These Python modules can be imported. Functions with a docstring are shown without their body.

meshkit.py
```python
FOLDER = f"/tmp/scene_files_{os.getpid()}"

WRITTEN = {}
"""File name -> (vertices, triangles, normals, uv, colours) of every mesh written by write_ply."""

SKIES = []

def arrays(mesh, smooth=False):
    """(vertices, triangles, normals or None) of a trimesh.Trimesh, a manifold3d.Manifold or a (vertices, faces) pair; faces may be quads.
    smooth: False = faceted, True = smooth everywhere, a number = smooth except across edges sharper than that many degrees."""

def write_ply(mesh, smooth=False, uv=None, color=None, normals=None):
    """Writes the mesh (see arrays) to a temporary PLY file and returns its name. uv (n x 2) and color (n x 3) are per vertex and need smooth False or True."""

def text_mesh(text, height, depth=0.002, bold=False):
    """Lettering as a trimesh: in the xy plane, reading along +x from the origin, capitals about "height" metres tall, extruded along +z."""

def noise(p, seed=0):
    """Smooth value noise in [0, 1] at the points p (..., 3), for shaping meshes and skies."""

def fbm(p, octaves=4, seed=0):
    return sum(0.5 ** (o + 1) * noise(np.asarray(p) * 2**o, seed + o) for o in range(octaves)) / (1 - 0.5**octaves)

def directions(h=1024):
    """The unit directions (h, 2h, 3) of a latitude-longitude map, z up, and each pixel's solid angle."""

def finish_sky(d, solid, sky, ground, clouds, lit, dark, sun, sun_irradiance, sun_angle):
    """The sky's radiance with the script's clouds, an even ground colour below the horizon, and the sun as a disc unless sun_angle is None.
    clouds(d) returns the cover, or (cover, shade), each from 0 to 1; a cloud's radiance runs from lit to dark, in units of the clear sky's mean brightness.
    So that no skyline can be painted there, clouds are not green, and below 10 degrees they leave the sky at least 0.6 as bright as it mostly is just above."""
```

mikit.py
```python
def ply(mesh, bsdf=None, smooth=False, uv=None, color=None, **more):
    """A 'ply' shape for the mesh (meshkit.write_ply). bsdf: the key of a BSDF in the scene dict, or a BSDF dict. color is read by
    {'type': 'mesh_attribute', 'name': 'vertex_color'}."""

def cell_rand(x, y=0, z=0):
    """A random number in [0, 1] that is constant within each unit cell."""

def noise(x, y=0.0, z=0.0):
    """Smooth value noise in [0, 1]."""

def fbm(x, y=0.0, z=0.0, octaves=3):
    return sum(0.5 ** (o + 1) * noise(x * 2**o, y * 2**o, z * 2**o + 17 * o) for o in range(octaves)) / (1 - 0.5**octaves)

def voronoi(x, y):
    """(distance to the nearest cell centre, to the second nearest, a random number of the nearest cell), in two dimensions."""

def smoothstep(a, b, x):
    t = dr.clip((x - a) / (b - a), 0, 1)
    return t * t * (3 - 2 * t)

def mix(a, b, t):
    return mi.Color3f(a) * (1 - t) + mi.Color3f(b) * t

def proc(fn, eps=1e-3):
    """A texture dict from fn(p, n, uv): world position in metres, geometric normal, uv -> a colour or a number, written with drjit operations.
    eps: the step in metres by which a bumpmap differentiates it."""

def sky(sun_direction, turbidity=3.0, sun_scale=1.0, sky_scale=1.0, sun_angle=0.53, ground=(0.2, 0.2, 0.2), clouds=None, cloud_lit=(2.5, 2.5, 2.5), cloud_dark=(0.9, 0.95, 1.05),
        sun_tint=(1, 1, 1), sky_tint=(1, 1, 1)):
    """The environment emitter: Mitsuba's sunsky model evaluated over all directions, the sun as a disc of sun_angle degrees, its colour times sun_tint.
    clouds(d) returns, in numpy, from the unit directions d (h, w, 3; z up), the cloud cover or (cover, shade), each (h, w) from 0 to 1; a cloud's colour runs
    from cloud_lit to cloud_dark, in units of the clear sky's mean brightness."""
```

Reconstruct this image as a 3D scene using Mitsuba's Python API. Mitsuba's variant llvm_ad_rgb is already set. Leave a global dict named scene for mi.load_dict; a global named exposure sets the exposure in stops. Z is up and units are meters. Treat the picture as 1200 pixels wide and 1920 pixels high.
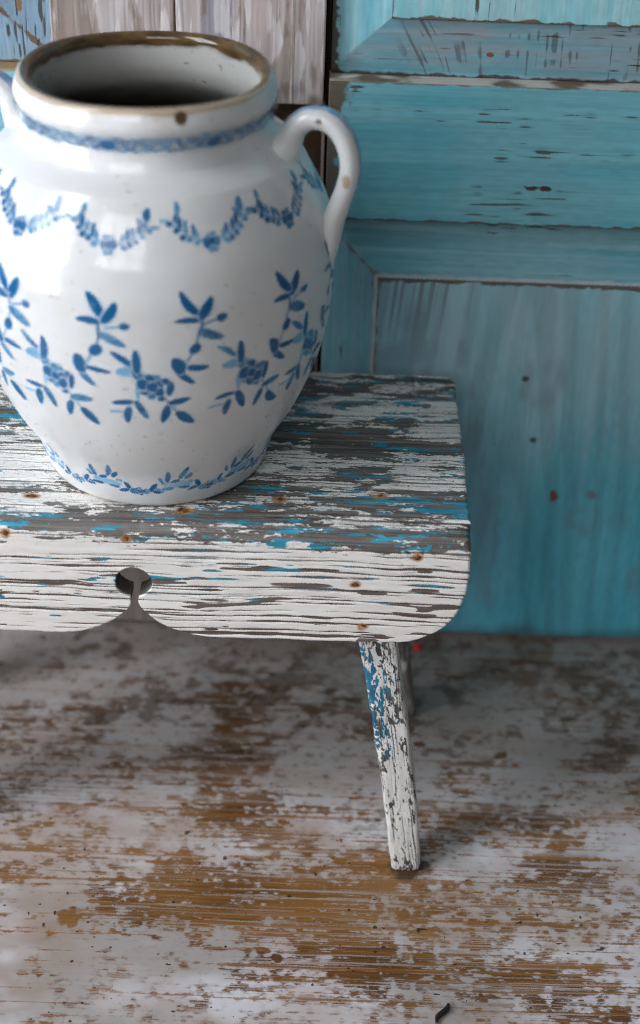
import math
import drjit as dr
import manifold3d
import mitsuba as mi
import numpy as np
import trimesh
import meshkit
import mikit
from mikit import proc, noise, fbm, voronoi, cell_rand, smoothstep, mix
from scipy.interpolate import PchipInterpolator, CubicSpline

T = mi.ScalarTransform4f
rng = np.random.default_rng(7)

# ------------------------------------------------------------------ camera
PITCH, ROLL = math.radians(33.5), math.radians(2.0)
CAM = np.array([0.0, -1.217, 0.944])
F = np.array([0, math.cos(PITCH), -math.sin(PITCH)])
R0, U0 = np.array([1.0, 0, 0]), np.array([0, math.sin(PITCH), math.cos(PITCH)])
UP = U0 * math.cos(ROLL) - R0 * math.sin(ROLL)
scene = {'type': 'scene'}
labels = {}
scene['camera'] = {
    'type': 'thinlens', 'fov': math.degrees(2 * math.atan(600 / 3000)), 'fov_axis': 'x',
    'aperture_radius': 0.0090, 'focus_distance': 1.195, 'near_clip': 0.05, 'far_clip': 60.0,
    'to_world': T().look_at(origin=CAM.tolist(), target=(CAM + F).tolist(), up=UP.tolist()),
}
exposure = 0.24

# ------------------------------------------------------------------ light: one tall casement window to the left, an added frontal fill far behind the camera
AMBIENT = (0.075, 0.079, 0.083)
scene['room_light'] = {'type': 'constant', 'radiance': {'type': 'rgb', 'value': list(AMBIENT)}}


def pane_mesh(c, right, up, w, h):
    c, right, up = (np.asarray(a, float) for a in (c, right, up))
    v = [c - right * w / 2 - up * h / 2, c + right * w / 2 - up * h / 2, c + right * w / 2 + up * h / 2, c - right * w / 2 + up * h / 2]
    return trimesh.Trimesh(v, [[0, 1, 2], [0, 2, 3]], process=False)


def window_light(key, centre, target, cols, rows, pw, ph, gap, radiance):
    centre = np.asarray(centre, float)
    n = np.asarray(target, float) - centre
    n[2] = 0
    n /= np.linalg.norm(n)
    up = np.array([0, 0, 1.0])
    right = np.cross(up, n)
    bars = []
    k = 0
    W, H = cols * pw + (cols + 1) * gap, rows * ph + (rows + 1) * gap
    for i in range(cols):
        for j in range(rows):
            c = centre + right * ((i - (cols - 1) / 2) * (pw + gap)) + up * ((j - (rows - 1) / 2) * (ph + gap))
            nm = f'{key}__pane' + (f'_{k:03d}' if k else '')
            scene[nm] = mikit.ply(pane_mesh(c, right, up, pw, ph), 'glazing', emitter={'type': 'area', 'radiance': {'type': 'rgb', 'value': list(radiance)}})
            k += 1
    M = np.eye(4)
    M[:3, 0], M[:3, 1], M[:3, 2], M[:3, 3] = right, up, n, centre
    for i in range(cols + 1):
        b = trimesh.creation.box((gap, H, 0.04))
        b.apply_translation(((i - cols / 2) * (pw + gap), 0, 0))
        bars.append(b)
    for j in range(rows + 1):
        b = trimesh.creation.box((W, gap, 0.036))
        b.apply_translation((0, (j - rows / 2) * (ph + gap), 0))
        bars.append(b)
    m = trimesh.util.concatenate(bars)
    m.apply_transform(M)
    scene[f'{key}__frame'] = mikit.ply(m, 'window_wood')


scene['glazing'] = {'type': 'diffuse', 'reflectance': {'type': 'rgb', 'value': [0.1, 0.1, 0.1]}}
scene['window_wood'] = {'type': 'twosided', 'bsdf': {'type': 'diffuse', 'reflectance': {'type': 'rgb', 'value': [0.6, 0.6, 0.6]}}}
window_light('window', (-1.50, -0.95, 1.45), (-0.1, -0.2, 0.5), 2, 5, 0.34, 0.42, 0.06, (9.3, 9.6, 10.2))
labels['window'] = {'label': 'white casement window of ten panes left of the bench', 'category': 'window'}
window_light('window_001', (-0.7, -2.6, 1.95), (-0.1, -0.2, 0.5), 3, 3, 0.4, 0.4, 0.06, (4.4, 4.45, 4.5))  # unseen frontal fill, added to brighten the apron and the doors
labels['window_001'] = {'label': 'added fill light of nine glowing panes behind the viewpoint', 'category': 'window'}


# ------------------------------------------------------------------ helpers
def add(key, mesh, bsdf, smooth=30, **kw):
    base, k = key, 0
    while key in scene:
        k += 1
        key = f'{base}_{k:03d}'
    scene[key] = mikit.ply(mesh, bsdf, smooth, **kw)
    return key


def dens(pts, step, closed=True):
    pts = np.asarray(pts, float)
    out = []
    n = len(pts)
    for i in range(n if closed else n - 1):
        a, b = pts[i], pts[(i + 1) % n]
        m = max(1, int(np.ceil(np.linalg.norm(b - a) / step)))
        out += [a + (b - a) * t / m for t in range(m)]
    if not closed:
        out.append(pts[-1])
    return np.array(out)


def slab(poly, depth, r, axes, origin, back_r=0.0008, steps=5):
    """Outline poly (n,2, counter-clockwise) extruded by depth with rounded front edges (r per vertex). axes: (u, v, w) unit vectors, w = into the solid."""
    P = np.asarray(poly, float)
    if np.sum(P[:, 0] * np.roll(P[:, 1], -1) - np.roll(P[:, 0], -1) * P[:, 1]) < 0:
        P = P[::-1]
        if np.ndim(r):
            r = np.asarray(r)[::-1]
    r = np.broadcast_to(r, (len(P),)).astype(float)[:, None]
    t = np.roll(P, -1, 0) - np.roll(P, 1, 0)
    t /= np.linalg.norm(t, axis=1, keepdims=True) + 1e-12
    inw = np.stack([-t[:, 1], t[:, 0]], 1)
    rings, deps = [], []
    for k in range(steps + 1):
        a = math.pi / 2 * k / steps
        rings.append(P + inw * r * (1 - math.sin(a)))
        deps.append(r * (1 - math.cos(a)))
    rings.append(P)
    deps.append(np.full((len(P), 1), depth - back_r))
    rings.append(P + inw * back_r)
    deps.append(np.full((len(P), 1), depth))
    u, v, w = (np.asarray(a, float) for a in axes)
    V = np.vstack([np.asarray(origin, float) + q[:, :1] * u + q[:, 1:] * v + d * w for q, d in zip(rings, deps)])
    n = len(P)
    i = np.arange(n)
    j = (i + 1) % n
    Fs = []
    for k in range(len(rings) - 1):
        a, b = k * n, (k + 1) * n
        Fs += [np.stack([a + i, b + i, b + j], 1), np.stack([a + i, b + j, a + j], 1)]
    c0 = np.asarray(manifold3d.triangulate([rings[0]]))
    c1 = np.asarray(manifold3d.triangulate([rings[-1]]))
    Fs += [c0, c1[:, ::-1] + (len(rings) - 1) * n]
    Fs = np.vstack(Fs)
    m = trimesh.Trimesh(V, Fs, process=False)
    if m.volume < 0:
        m.invert()
    return m


def block(x0, x1, y0, y1, z0, z1, r=0.002, step=0.03):
    """A board whose front faces -y, with rounded front edges."""
    P = dens([(x0, z0), (x1, z0), (x1, z1), (x0, z1)], step)
    return slab(P, y1 - y0, r, ((1, 0, 0), (0, 0, 1), (0, 1, 0)), (0, y0, 0), steps=3)


def bumped(height, bsdf, eps=4e-4):
    return {'type': 'bumpmap', 'tex': proc(height, eps=eps), 'scale': 1.0, 'bsdf': bsdf}


def painted(color, height=None, rough=0.5, spec=0.4, eps=4e-4):
    b = {'type': 'principled', 'base_color': proc(color), 'roughness': rough, 'specular': spec}
    return {'type': 'twosided', 'bsdf': bumped(height, b, eps) if height else b}


# ------------------------------------------------------------------ materials: bench paint
NAILS_TOP = [(0.0433, -0.2321), (-0.0294, -0.2418), (-0.0976, -0.2602), (-0.2089, -0.2483)]
NAILS_FRONT = [(0.0706, 0.2900), (0.0272, 0.2646), (0.0343, 0.2262), (-0.2226, 0.2983), (-0.1367, 0.2974)]
ZB, YF = 0.308, -0.283


def rust_at(p):
    m = mi.Float(0)
    for (x, y) in NAILS_TOP:
        d = dr.sqrt(dr.square((p.x - x) * 0.62) + dr.square(p.y - y) + dr.square(p.z - ZB))
        m = dr.maximum(m, 1 - smoothstep(0.0018, 0.0060, d))
    for (x, z) in NAILS_FRONT:
        d = dr.sqrt(dr.square((p.x - x) * 0.85) + dr.square(p.z - z) + dr.square(p.y - YF))
        m = dr.maximum(m, 1 - smoothstep(0.0016, 0.0053, d))
    return m


def grain_rows(x, vw, pitch, wmax, cut, seed):
    """Open grain lines: one wandering line per row of the given pitch, swelling and dying out along the board."""
    row = dr.floor(vw / pitch)
    c = (row + 0.5 + 0.55 * (cell_rand(row, seed) - 0.5)) * pitch + 0.0007 * (noise(x * 22, row * 3.7, seed) - 0.5) + 0.0005 * (noise(x * 140, row * 5.1, seed) - 0.5)
    w = wmax * (noise(x * (7 + 9 * cell_rand(row, seed + 2)), row * 7.3, seed + 1) + 0.38 * (noise(x * 90, row * 2.9, seed + 4) - 0.5) + 0.35 * (cell_rand(row, seed + 3) - 0.5) - cut)
    return 1 - smoothstep(-0.00018, 0.00018, dr.abs(vw - c) - w)


def bench_masks(p):
    x = p.x
    v = (p.y - YF) + (p.z - ZB)
    front = 1 - smoothstep(-0.020, -0.008, v)          # 1 on the apron's face
    edge = smoothstep(-0.026, -0.010, v) * (1 - smoothstep(0.010, 0.034, v))
    # growth-ring waviness of the grain
    vw = v + 0.012 * (fbm(x * 4.5 + 3, v * 16, 1.5, 2) - 0.5) + 0.0016 * (noise(x * 38, v * 60, 4.0) - 0.5)
    st = dr.floor(vw * 640)
    xj = x + 0.009 * (cell_rand(st, 3) - 0.5)
    big = fbm(x * 12 + 1.7, vw * 74, 3.1, 2)
    mid = fbm(xj * 62, vw * 230, 9.2, 3)
    jag = noise(xj * 360, vw * 760, 2.2)
    jag2 = noise(x * 620, v * 900, 7.7)
    field = 0.40 * big + 0.47 * mid + 0.13 * jag + 0.07 * jag2
    low = fbm(x * 6.0, v * 14, 21.0, 2)
    thr = 0.532 + 0.08 * (low - 0.5)
    thr = thr - 0.225 * front + 0.034 * edge
    # the end of the bench and the strip beside the seam kept more paint
    thr = thr - 0.045 * smoothstep(0.02, 0.09, x) * smoothstep(0.05, 0.09, v) * (1 - smoothstep(0.14, 0.17, v))
    thr = thr + 0.055 * smoothstep(0.175, 0.205, v) - 0.040 * smoothstep(0.028, 0.045, v) * (1 - smoothstep(0.09, 0.12, v))
    # wide strips along the grain where the paint has gone altogether
    bare = smoothstep(0.58, 0.68, fbm(x * 3.0, vw * 44, 41.0, 2)) * (1 - 0.95 * front) * (1 - 0.6 * edge)
    thr = thr + 0.11 * bare
    # a few larger scars in the apron's paint
    scar = smoothstep(0.68, 0.72, fbm(x * 26, vw * 210, 61.0, 3)) * front
    e = field - thr - 0.5 * scar
    white = smoothstep(0, 0.012, e)
    line = grain_rows(x, vw, 0.0052, 0.0023, 0.43, 5.0)
    line = dr.maximum(line, grain_rows(x, vw, 0.0037, 0.0017, 0.56, 15.0))
    white = white * (1 - line * (0.85 + 0.15 * front))
    # shrinkage cracks across the flakes
    vor = voronoi(x * 120 + 2.0 * noise(vw * 300, x * 60, 3.0), vw * 300)
    crack = (1 - smoothstep(0.02, 0.075, vor[1] - vor[0])) * (1 - 0.85 * front)
    bfield = 0.52 * fbm(xj * 46 + 9, vw * 240, 17.0, 3) + 0.36 * fbm(x * 6, v * 34, 23.0, 2) + 0.12 * jag
    bthr = 0.612 - 0.070 * edge - 0.050 * smoothstep(0.02, 0.10, x) * (1 - front) + 0.020 * front - 0.05 * smoothstep(-0.18, -0.23, x) * (1 - front)
    blue = smoothstep(0, 0.012, bfield - bthr)
    blue = dr.maximum(blue, smoothstep(0.0, 0.010, bfield - bthr + 0.02) * smoothstep(-0.014, 0.0, e))
    return white, blue * (1 - 0.8 * line), line, e, vw, front, crack


def bench_relief(p):
    """Height of the surface that is built into the mesh: paint layers standing on ridged wood."""
    white, blue, line, e, vw, front, crack = bench_masks(p)
    curl = (1 - smoothstep(0.004, 0.05, e)) * white
    return 0.00030 * white + 0.00020 * curl + 0.00014 * blue * (1 - white) - 0.00036 * line - 0.00022 * crack * white + 0.00045 * (noise(p.x * 5, vw * 170, 2.0) - 0.5) + 0.0005 * (noise(p.x * 9, vw * 60, 6.0) - 0.5)


def bench_color(p, n, uv):
    white, blue, line, edge, vw, front, crack = bench_masks(p)
    g = noise(p.x * 9, vw * 1100, 3.3) * 0.6 + noise(p.x * 40, vw * 2300, 6.3) * 0.4
    wood = mix((0.034, 0.031, 0.028), (0.225, 0.210, 0.194), smoothstep(0.12, 0.84, 0.7 * g + 0.3 * fbm(p.x * 18, vw * 160, 14.0, 3)))
    wood = mix(wood, (0.115, 0.070, 0.050), front * (0.35 + 0.4 * noise(p.x * 14, vw * 120, 2.0)))
    wood = mix(wood, (0.085, 0.058, 0.045), line * 0.7)
    bl = mix((0.014, 0.190, 0.290), (0.030, 0.370, 0.540), noise(p.x * 60, vw * 380, 8.0))
    wh = mix((0.70, 0.67, 0.63), (0.84, 0.82, 0.785), fbm(p.x * 40, vw * 260, 13.0, 2))
    wh = wh * (1 - 0.45 * crack)
    c = mix(mix(wood, bl, blue * 0.93), wh, white)
    c = mix(c, (0.62, 0.42, 0.22), 0.35 * white * (1 - smoothstep(0.004, 0.02, dr.abs(edge - 0.012))) * front * noise(p.x * 20, vw * 60, 3.0))
    # torn paint edges outlined dark, painting in the shadow they cast
    c = c * (1 - 0.25 * white * (1 - smoothstep(0.010, 0.030, edge)))
    # sawn faces inside the keyhole were never painted
    sawn = smoothstep(0.0012, 0.0030, p.y - YF) * (1 - smoothstep(0.030, 0.036, dr.abs(p.x + 0.1330))) * (1 - smoothstep(0.275, 0.279, p.z))
    c = mix(c, mix((0.05, 0.042, 0.036), (0.15, 0.13, 0.115), noise(p.x * 500, p.y * 300, p.z * 500)), sawn)
    r = rust_at(p)
    rr = r * (0.10 + 1.75 * fbm(p.x * 170, p.y * 330, p.z * 330, 3))
    c = mix(c, mix((0.20, 0.080, 0.018), (0.52, 0.230, 0.035), noise(p.x * 420, p.y * 420, p.z * 420)), dr.clip(rr * 1.25 - 0.12, 0, 0.88))
    c = mix(c, (0.050, 0.024, 0.012), smoothstep(0.98, 1.12, rr))
    return c


def bench_height(p, n, uv):
    v = (p.y - YF) + (p.z - ZB)
    return 0.00012 * noise(p.x * 12, v * 1000, 3.3) + 0.00010 * noise(p.x * 150, v * 560, 5.0) + 0.00006 * noise(p.x * 500, v * 900, 8.0)


scene['bench_paint'] = painted(bench_color, bench_height, 0.55, 0.35, 3.0e-4)


def leg_masks(p):
    z = p.z
    a = (p.x + 0.163 * z) + (p.y - 0.24 * z) * 0.8
    aw = a + 0.0016 * (fbm(z * 22, a * 40, 2.0, 2) - 0.5) * 2
    fld = 0.34 * fbm(aw * 190, z * 48, 5.0, 3) + 0.46 * fbm(aw * 520, z * 190, 8.0, 3) + 0.20 * noise(a * 1100, z * 620, 3.0)
    left = 1 - smoothstep(-0.1640, -0.1540, a)
    thr = 0.372 + (0.045 + 0.05 * left) * smoothstep(0.07, 0.17, z) + 0.07 * (1 - smoothstep(0.0, 0.035, z)) + 0.06 * (noise(z * 40, a * 60, 7.0) - 0.5)
    white = smoothstep(0, 0.012, fld - thr)
    row = dr.floor(aw / 0.0024)
    cc = (row + 0.5 + 0.6 * (cell_rand(row, 3) - 0.5)) * 0.0024 + 0.0006 * (noise(z * 60, row * 3.1, 2.0) - 0.5)
    wd = 0.0011 * (noise(z * 26, row * 4.7, 6.0) + 0.4 * (noise(z * 150, row * 1.7, 9.0) - 0.5) - 0.52)
    crack = 1 - smoothstep(-0.00015, 0.00015, dr.abs(aw - cc) - wd)
    white = white * (1 - 0.9 * crack)
    bf = 0.6 * fbm(aw * 210, z * 46, 31.0, 3) + 0.4 * noise(aw * 80, z * 24, 33.0)
    blue = smoothstep(0, 0.02, bf - 0.600 + 0.03 * left) * smoothstep(0.07, 0.13, z)
    return white, blue, crack, fld - thr, aw


def leg_color(p, n, uv):
    white, blue, crack, e, aw = leg_masks(p)
    wood = mix((0.028, 0.030, 0.032), (0.15, 0.145, 0.14), noise(aw * 900, p.z * 30, 4.0))
    bl = mix((0.012, 0.085, 0.15), (0.02, 0.21, 0.35), noise(aw * 300, p.z * 90, 6.0))
    wh = mix((0.58, 0.56, 0.525), (0.76, 0.745, 0.715), fbm(aw * 300, p.z * 60, 3.0, 2))
    v = voronoi(aw * 260, p.z * 120)
    wh = wh * (0.72 + 0.28 * smoothstep(0.0, 0.06, v[1] - v[0]))
    c = mix(mix(wood, bl, blue * 0.9), wh, white)
    return c * (1 - 0.25 * white * (1 - smoothstep(0.012, 0.05, e)))


def leg_height(p, n, uv):
    white, blue, crack, e, aw = leg_masks(p)
    return 0.00032 * white - 0.00035 * crack + 0.00018 * noise(aw * 420, p.z * 14, 2.0) + 0.0001 * noise(aw * 300, p.z * 200, 5.0)


scene['leg_paint'] = painted(leg_color, leg_height, 0.6, 0.3, 3.0e-4)
def leg_shaded_color(p, n, uv):  # rear legs: wood colour darkened for the shade under the bench
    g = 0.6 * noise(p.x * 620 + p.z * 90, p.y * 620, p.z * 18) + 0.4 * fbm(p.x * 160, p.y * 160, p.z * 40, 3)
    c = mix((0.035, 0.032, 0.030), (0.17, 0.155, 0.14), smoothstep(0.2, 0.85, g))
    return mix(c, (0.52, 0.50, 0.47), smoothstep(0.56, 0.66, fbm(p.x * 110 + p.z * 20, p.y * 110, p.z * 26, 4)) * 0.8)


scene['leg_shaded'] = painted(leg_shaded_color, None, 0.65, 0.3)
scene['rusty_iron'] = painted(lambda p, n, uv: mix((0.03, 0.016, 0.010), (0.26, 0.10, 0.025), noise(p.x * 700, p.y * 700, p.z * 700)), None, 0.7, 0.3)


# ------------------------------------------------------------------ materials: blue door paint
def door_paint(al, ac, seed, lo, hi, grey, worn, brown, stain=None):
    """al / ac: functions of p for the coordinates along and across the grain."""
    def masks(p):
        a, c = al(p), ac(p)
        cw = c + 0.006 * (fbm(a * 5, c * 14, seed, 2) - 0.5) + 0.0008 * (noise(a * 40, c * 90, seed + 1) - 0.5)
        streak = 0.6 * noise(a * 3.2, cw * 210, seed + 2) + 0.4 * noise(a * 9, cw * 520, seed + 3)
        patch = fbm(a * 7 + 2, c * 9, seed + 4, 3)
        short = noise(a * 60, cw * 620, seed + 5)
        mark = smoothstep(0.905, 0.955, 0.36 * streak + 0.48 * short + 0.52 * patch + brown)
        mark0 = smoothstep(0.84, 0.93, 0.36 * streak + 0.48 * short + 0.52 * patch + brown)
        return cw, streak, patch, mark, mark0

    def color(p, n, uv):
        a = al(p)
        cw, streak, patch, mark, mark0 = masks(p)
        base = mix(lo, hi, smoothstep(0.25, 0.8, 0.55 * streak + 0.45 * fbm(a * 11, ac(p) * 22, seed + 8, 3)))
        base = mix(base, grey, smoothstep(0.42, 0.66, patch + 0.30 * (streak - 0.5)) * worn)
        base = mix(base, base * mi.Color3f(0.40, 0.58, 0.60), mark0 * 0.45)
        base = mix(base, (0.060, 0.034, 0.018), mark * 0.8)
        base = base * (0.86 + 0.14 * noise(a * 16, cw * 900, seed + 9) + 0.14 * noise(a * 120, cw * 420, seed + 10))
        return stain(p, base) if stain else base

    def height(p, n, uv):
        cw, streak, patch, mark, mark0 = masks(p)
        return 0.00034 * streak + 0.00018 * noise(al(p) * 16, cw * 900, seed + 9) - 0.00030 * mark + 0.00010 * noise(al(p) * 120, ac(p) * 300, seed + 7)
    return painted(color, height, 0.46, 0.4, 5e-4)


def X(p): return p.x
def Z(p): return p.z


def spot(p, x, z, rx, rz, wob=0.25):
    d = dr.sqrt(dr.square((p.x - x) / rx) + dr.square((p.z - z) / rz))
    return 1 - smoothstep(0.75, 1.1, d + wob * 2 * (noise(p.x * 420, p.z * 420, 3.0) - 0.5))


BROWN, DARK = (0.085, 0.042, 0.018), (0.022, 0.013, 0.008)


def worn_edge(p, c, d, w, col=BROWN, f=1.0):
    """Paint rubbed off to within about w of an edge; d = distance to it."""
    m = 1 - smoothstep(0.5, 1.15, d / w + 3.0 * (fbm(p.x * 120, p.z * 120, p.y * 120, 4) - 0.5))
    return mix(c, col, m * f)


def rail_stain(p, c):
    c = worn_edge(p, c, p.x + 0.004 - 0.006 * smoothstep(0.50, 0.53, p.z), 0.010, (0.13, 0.080, 0.045), 0.9)
    c = worn_edge(p, c, p.z - 0.4255, 0.0021, (0.10, 0.045, 0.022), 0.9)
    c = worn_edge(p, c, 0.5405 - p.z, 0.0016, (0.15, 0.105, 0.07), 0.8)
    top = smoothstep(0.5395, 0.5404, p.z)
    c = mix(c, mix((0.13, 0.09, 0.06), (0.46, 0.45, 0.40), smoothstep(0.35, 0.6, fbm(p.x * 38, p.y * 60, 2.0, 3))), top * 0.9)
    c = mix(c, (0.055, 0.03, 0.02), dr.maximum(spot(p, 0.161, 0.4580, 0.007, 0.0022, 0.5), spot(p, 0.172, 0.4575, 0.006, 0.0021, 0.5)))
    return c


def low_field_stain(p, c):
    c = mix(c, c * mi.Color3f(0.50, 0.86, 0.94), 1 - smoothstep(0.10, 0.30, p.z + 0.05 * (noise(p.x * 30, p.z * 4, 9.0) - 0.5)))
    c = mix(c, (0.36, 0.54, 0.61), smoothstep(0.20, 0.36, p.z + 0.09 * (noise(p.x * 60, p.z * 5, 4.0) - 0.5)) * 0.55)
    # growth rings of the flat-sawn board show through the paint as nested arches
    u = p.x - 0.165 + 0.010 * (fbm(p.z * 7, p.x * 9, 3.0, 2) - 0.5)
    ring = noise(dr.sqrt(u * u + 0.0006) * 190 + (p.z - 0.1) * 17 + 2.0 * fbm(p.x * 14, p.z * 6, 8.0, 2), 7.0)
    c = c * (1 + 0.16 * (0.5 - smoothstep(0.25, 0.8, ring)))
    rub = smoothstep(0.50, 0.72, fbm(p.x * 34, p.z * 9, 17.0, 4))
    c = mix(c, c * mi.Color3f(1.28, 1.10, 1.08), rub * 0.6)
    c = mix(c, (0.16, 0.20, 0.24), smoothstep(0.60, 0.74, fbm(p.x * 26 + 4, p.z * 14, 27.0, 4)) * 0.35)
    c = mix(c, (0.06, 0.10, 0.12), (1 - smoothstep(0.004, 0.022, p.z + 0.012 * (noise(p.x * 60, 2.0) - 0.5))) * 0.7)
    top = 0.3722 - p.z
    c = worn_edge(p, c, top, 0.0018, (0.10, 0.055, 0.03), 0.9)
    c = worn_edge(p, c, p.x - 0.0410, 0.0022, (0.12, 0.06, 0.022), 0.8)
    st = smoothstep(0.50, 0.72, 0.7 * noise(p.x * 330 + 30 * top, 3.0, top * 6) + 0.3 * noise(p.x * 760 + 60 * top, 4.0, top * 9) + 0.16 * (1 - smoothstep(0.04, 0.10, p.x)))
    c = mix(c, (0.13, 0.12, 0.12), st * (1 - smoothstep(0.004, 0.075, top)) * (1 - smoothstep(0.05, 0.22, p.x)) * 0.6)
    for x, z, r in ((0.1729, 0.2836, 0.0034), (0.1861, 0.2226, 0.0034)):
        c = mix(c, (0.03, 0.035, 0.04), spot(p, x, z, r, r * 0.9, 0.15) * 0.9)
    c = mix(c, (0.16, 0.052, 0.020), spot(p, 0.2099, 0.1646, 0.0042, 0.0065) * 0.95)
    c = mix(c, (0.16, 0.09, 0.06), spot(p, 0.2450, 0.1670, 0.0050, 0.0050) * 0.55)
    return c


def up_field_stain(p, c):
    c = worn_edge(p, c, p.z - 0.588, 0.0022, (0.11, 0.055, 0.02), 0.9)
    return worn_edge(p, c, p.x - 0.041, 0.0012, (0.09, 0.045, 0.02), 0.6)


def low_bev_stain_glint(p, c):
    d = dr.abs((p.x - 0.0415) - (p.z - 0.3722) * -1.0) / 1.41
    c = worn_edge(p, c, d, 0.0018, (0.17, 0.13, 0.12), 0.75)
    inner = dr.minimum(dr.maximum(0.3722 - p.z, 0) * 0 + dr.abs(p.z - 0.3722) + 9 * smoothstep(-0.003, -0.006, p.x - 0.0415 + 0.0) , dr.abs(p.x - 0.0415) + 9 * smoothstep(0.372, 0.3735, p.z))
    return mix(c, (0.52, 0.57, 0.58), (1 - smoothstep(0.0018, 0.0040, inner + 0.002 * (noise(p.x * 150, p.z * 150, 2.0) - 0.5))) * 0.75)  # pale highlight painted along the step round the raised field


def up_bev_stain(p, c):
    d = dr.abs((p.x - 0.0415) - (p.z - 0.588)) / 1.41
    c = worn_edge(p, c, d, 0.0007, (0.22, 0.24, 0.25), 0.5)
    c = worn_edge(p, c, p.z - 0.5405, 0.0026, (0.05, 0.03, 0.02), 0.85)
    c = worn_edge(p, c, p.x + 0.002, 0.0050, (0.055, 0.028, 0.012), 0.9)
    return mix(c, (0.21, 0.10, 0.035), spot(p, 0.119, 0.5605, 0.0034, 0.0024))


def up_bev_low(p, c):
    c = up_bev_stain(p, c)
    lean = (noise(p.x * 16, 2.0) - 0.5) * 1.1
    cross = smoothstep(0.66, 0.76, noise((p.x + lean * (p.z - 0.56)) * 420, p.z * 30, 6.0) * 0.62 + 0.38 * noise(p.x * 60, p.z * 130, 5.0) + 0.12 * (fbm(p.x * 20, p.z * 40, 8.0, 2) - 0.5))
    c = mix(c, (0.33, 0.32, 0.345), smoothstep(0.50, 0.66, fbm(p.x * 16, p.z * 60, 7.0, 4)) * smoothstep(0.03, 0.07, p.x) * 0.4)
    return mix(c, (0.05, 0.03, 0.024), cross * smoothstep(0.042, 0.060, p.x) * 0.55)


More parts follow.
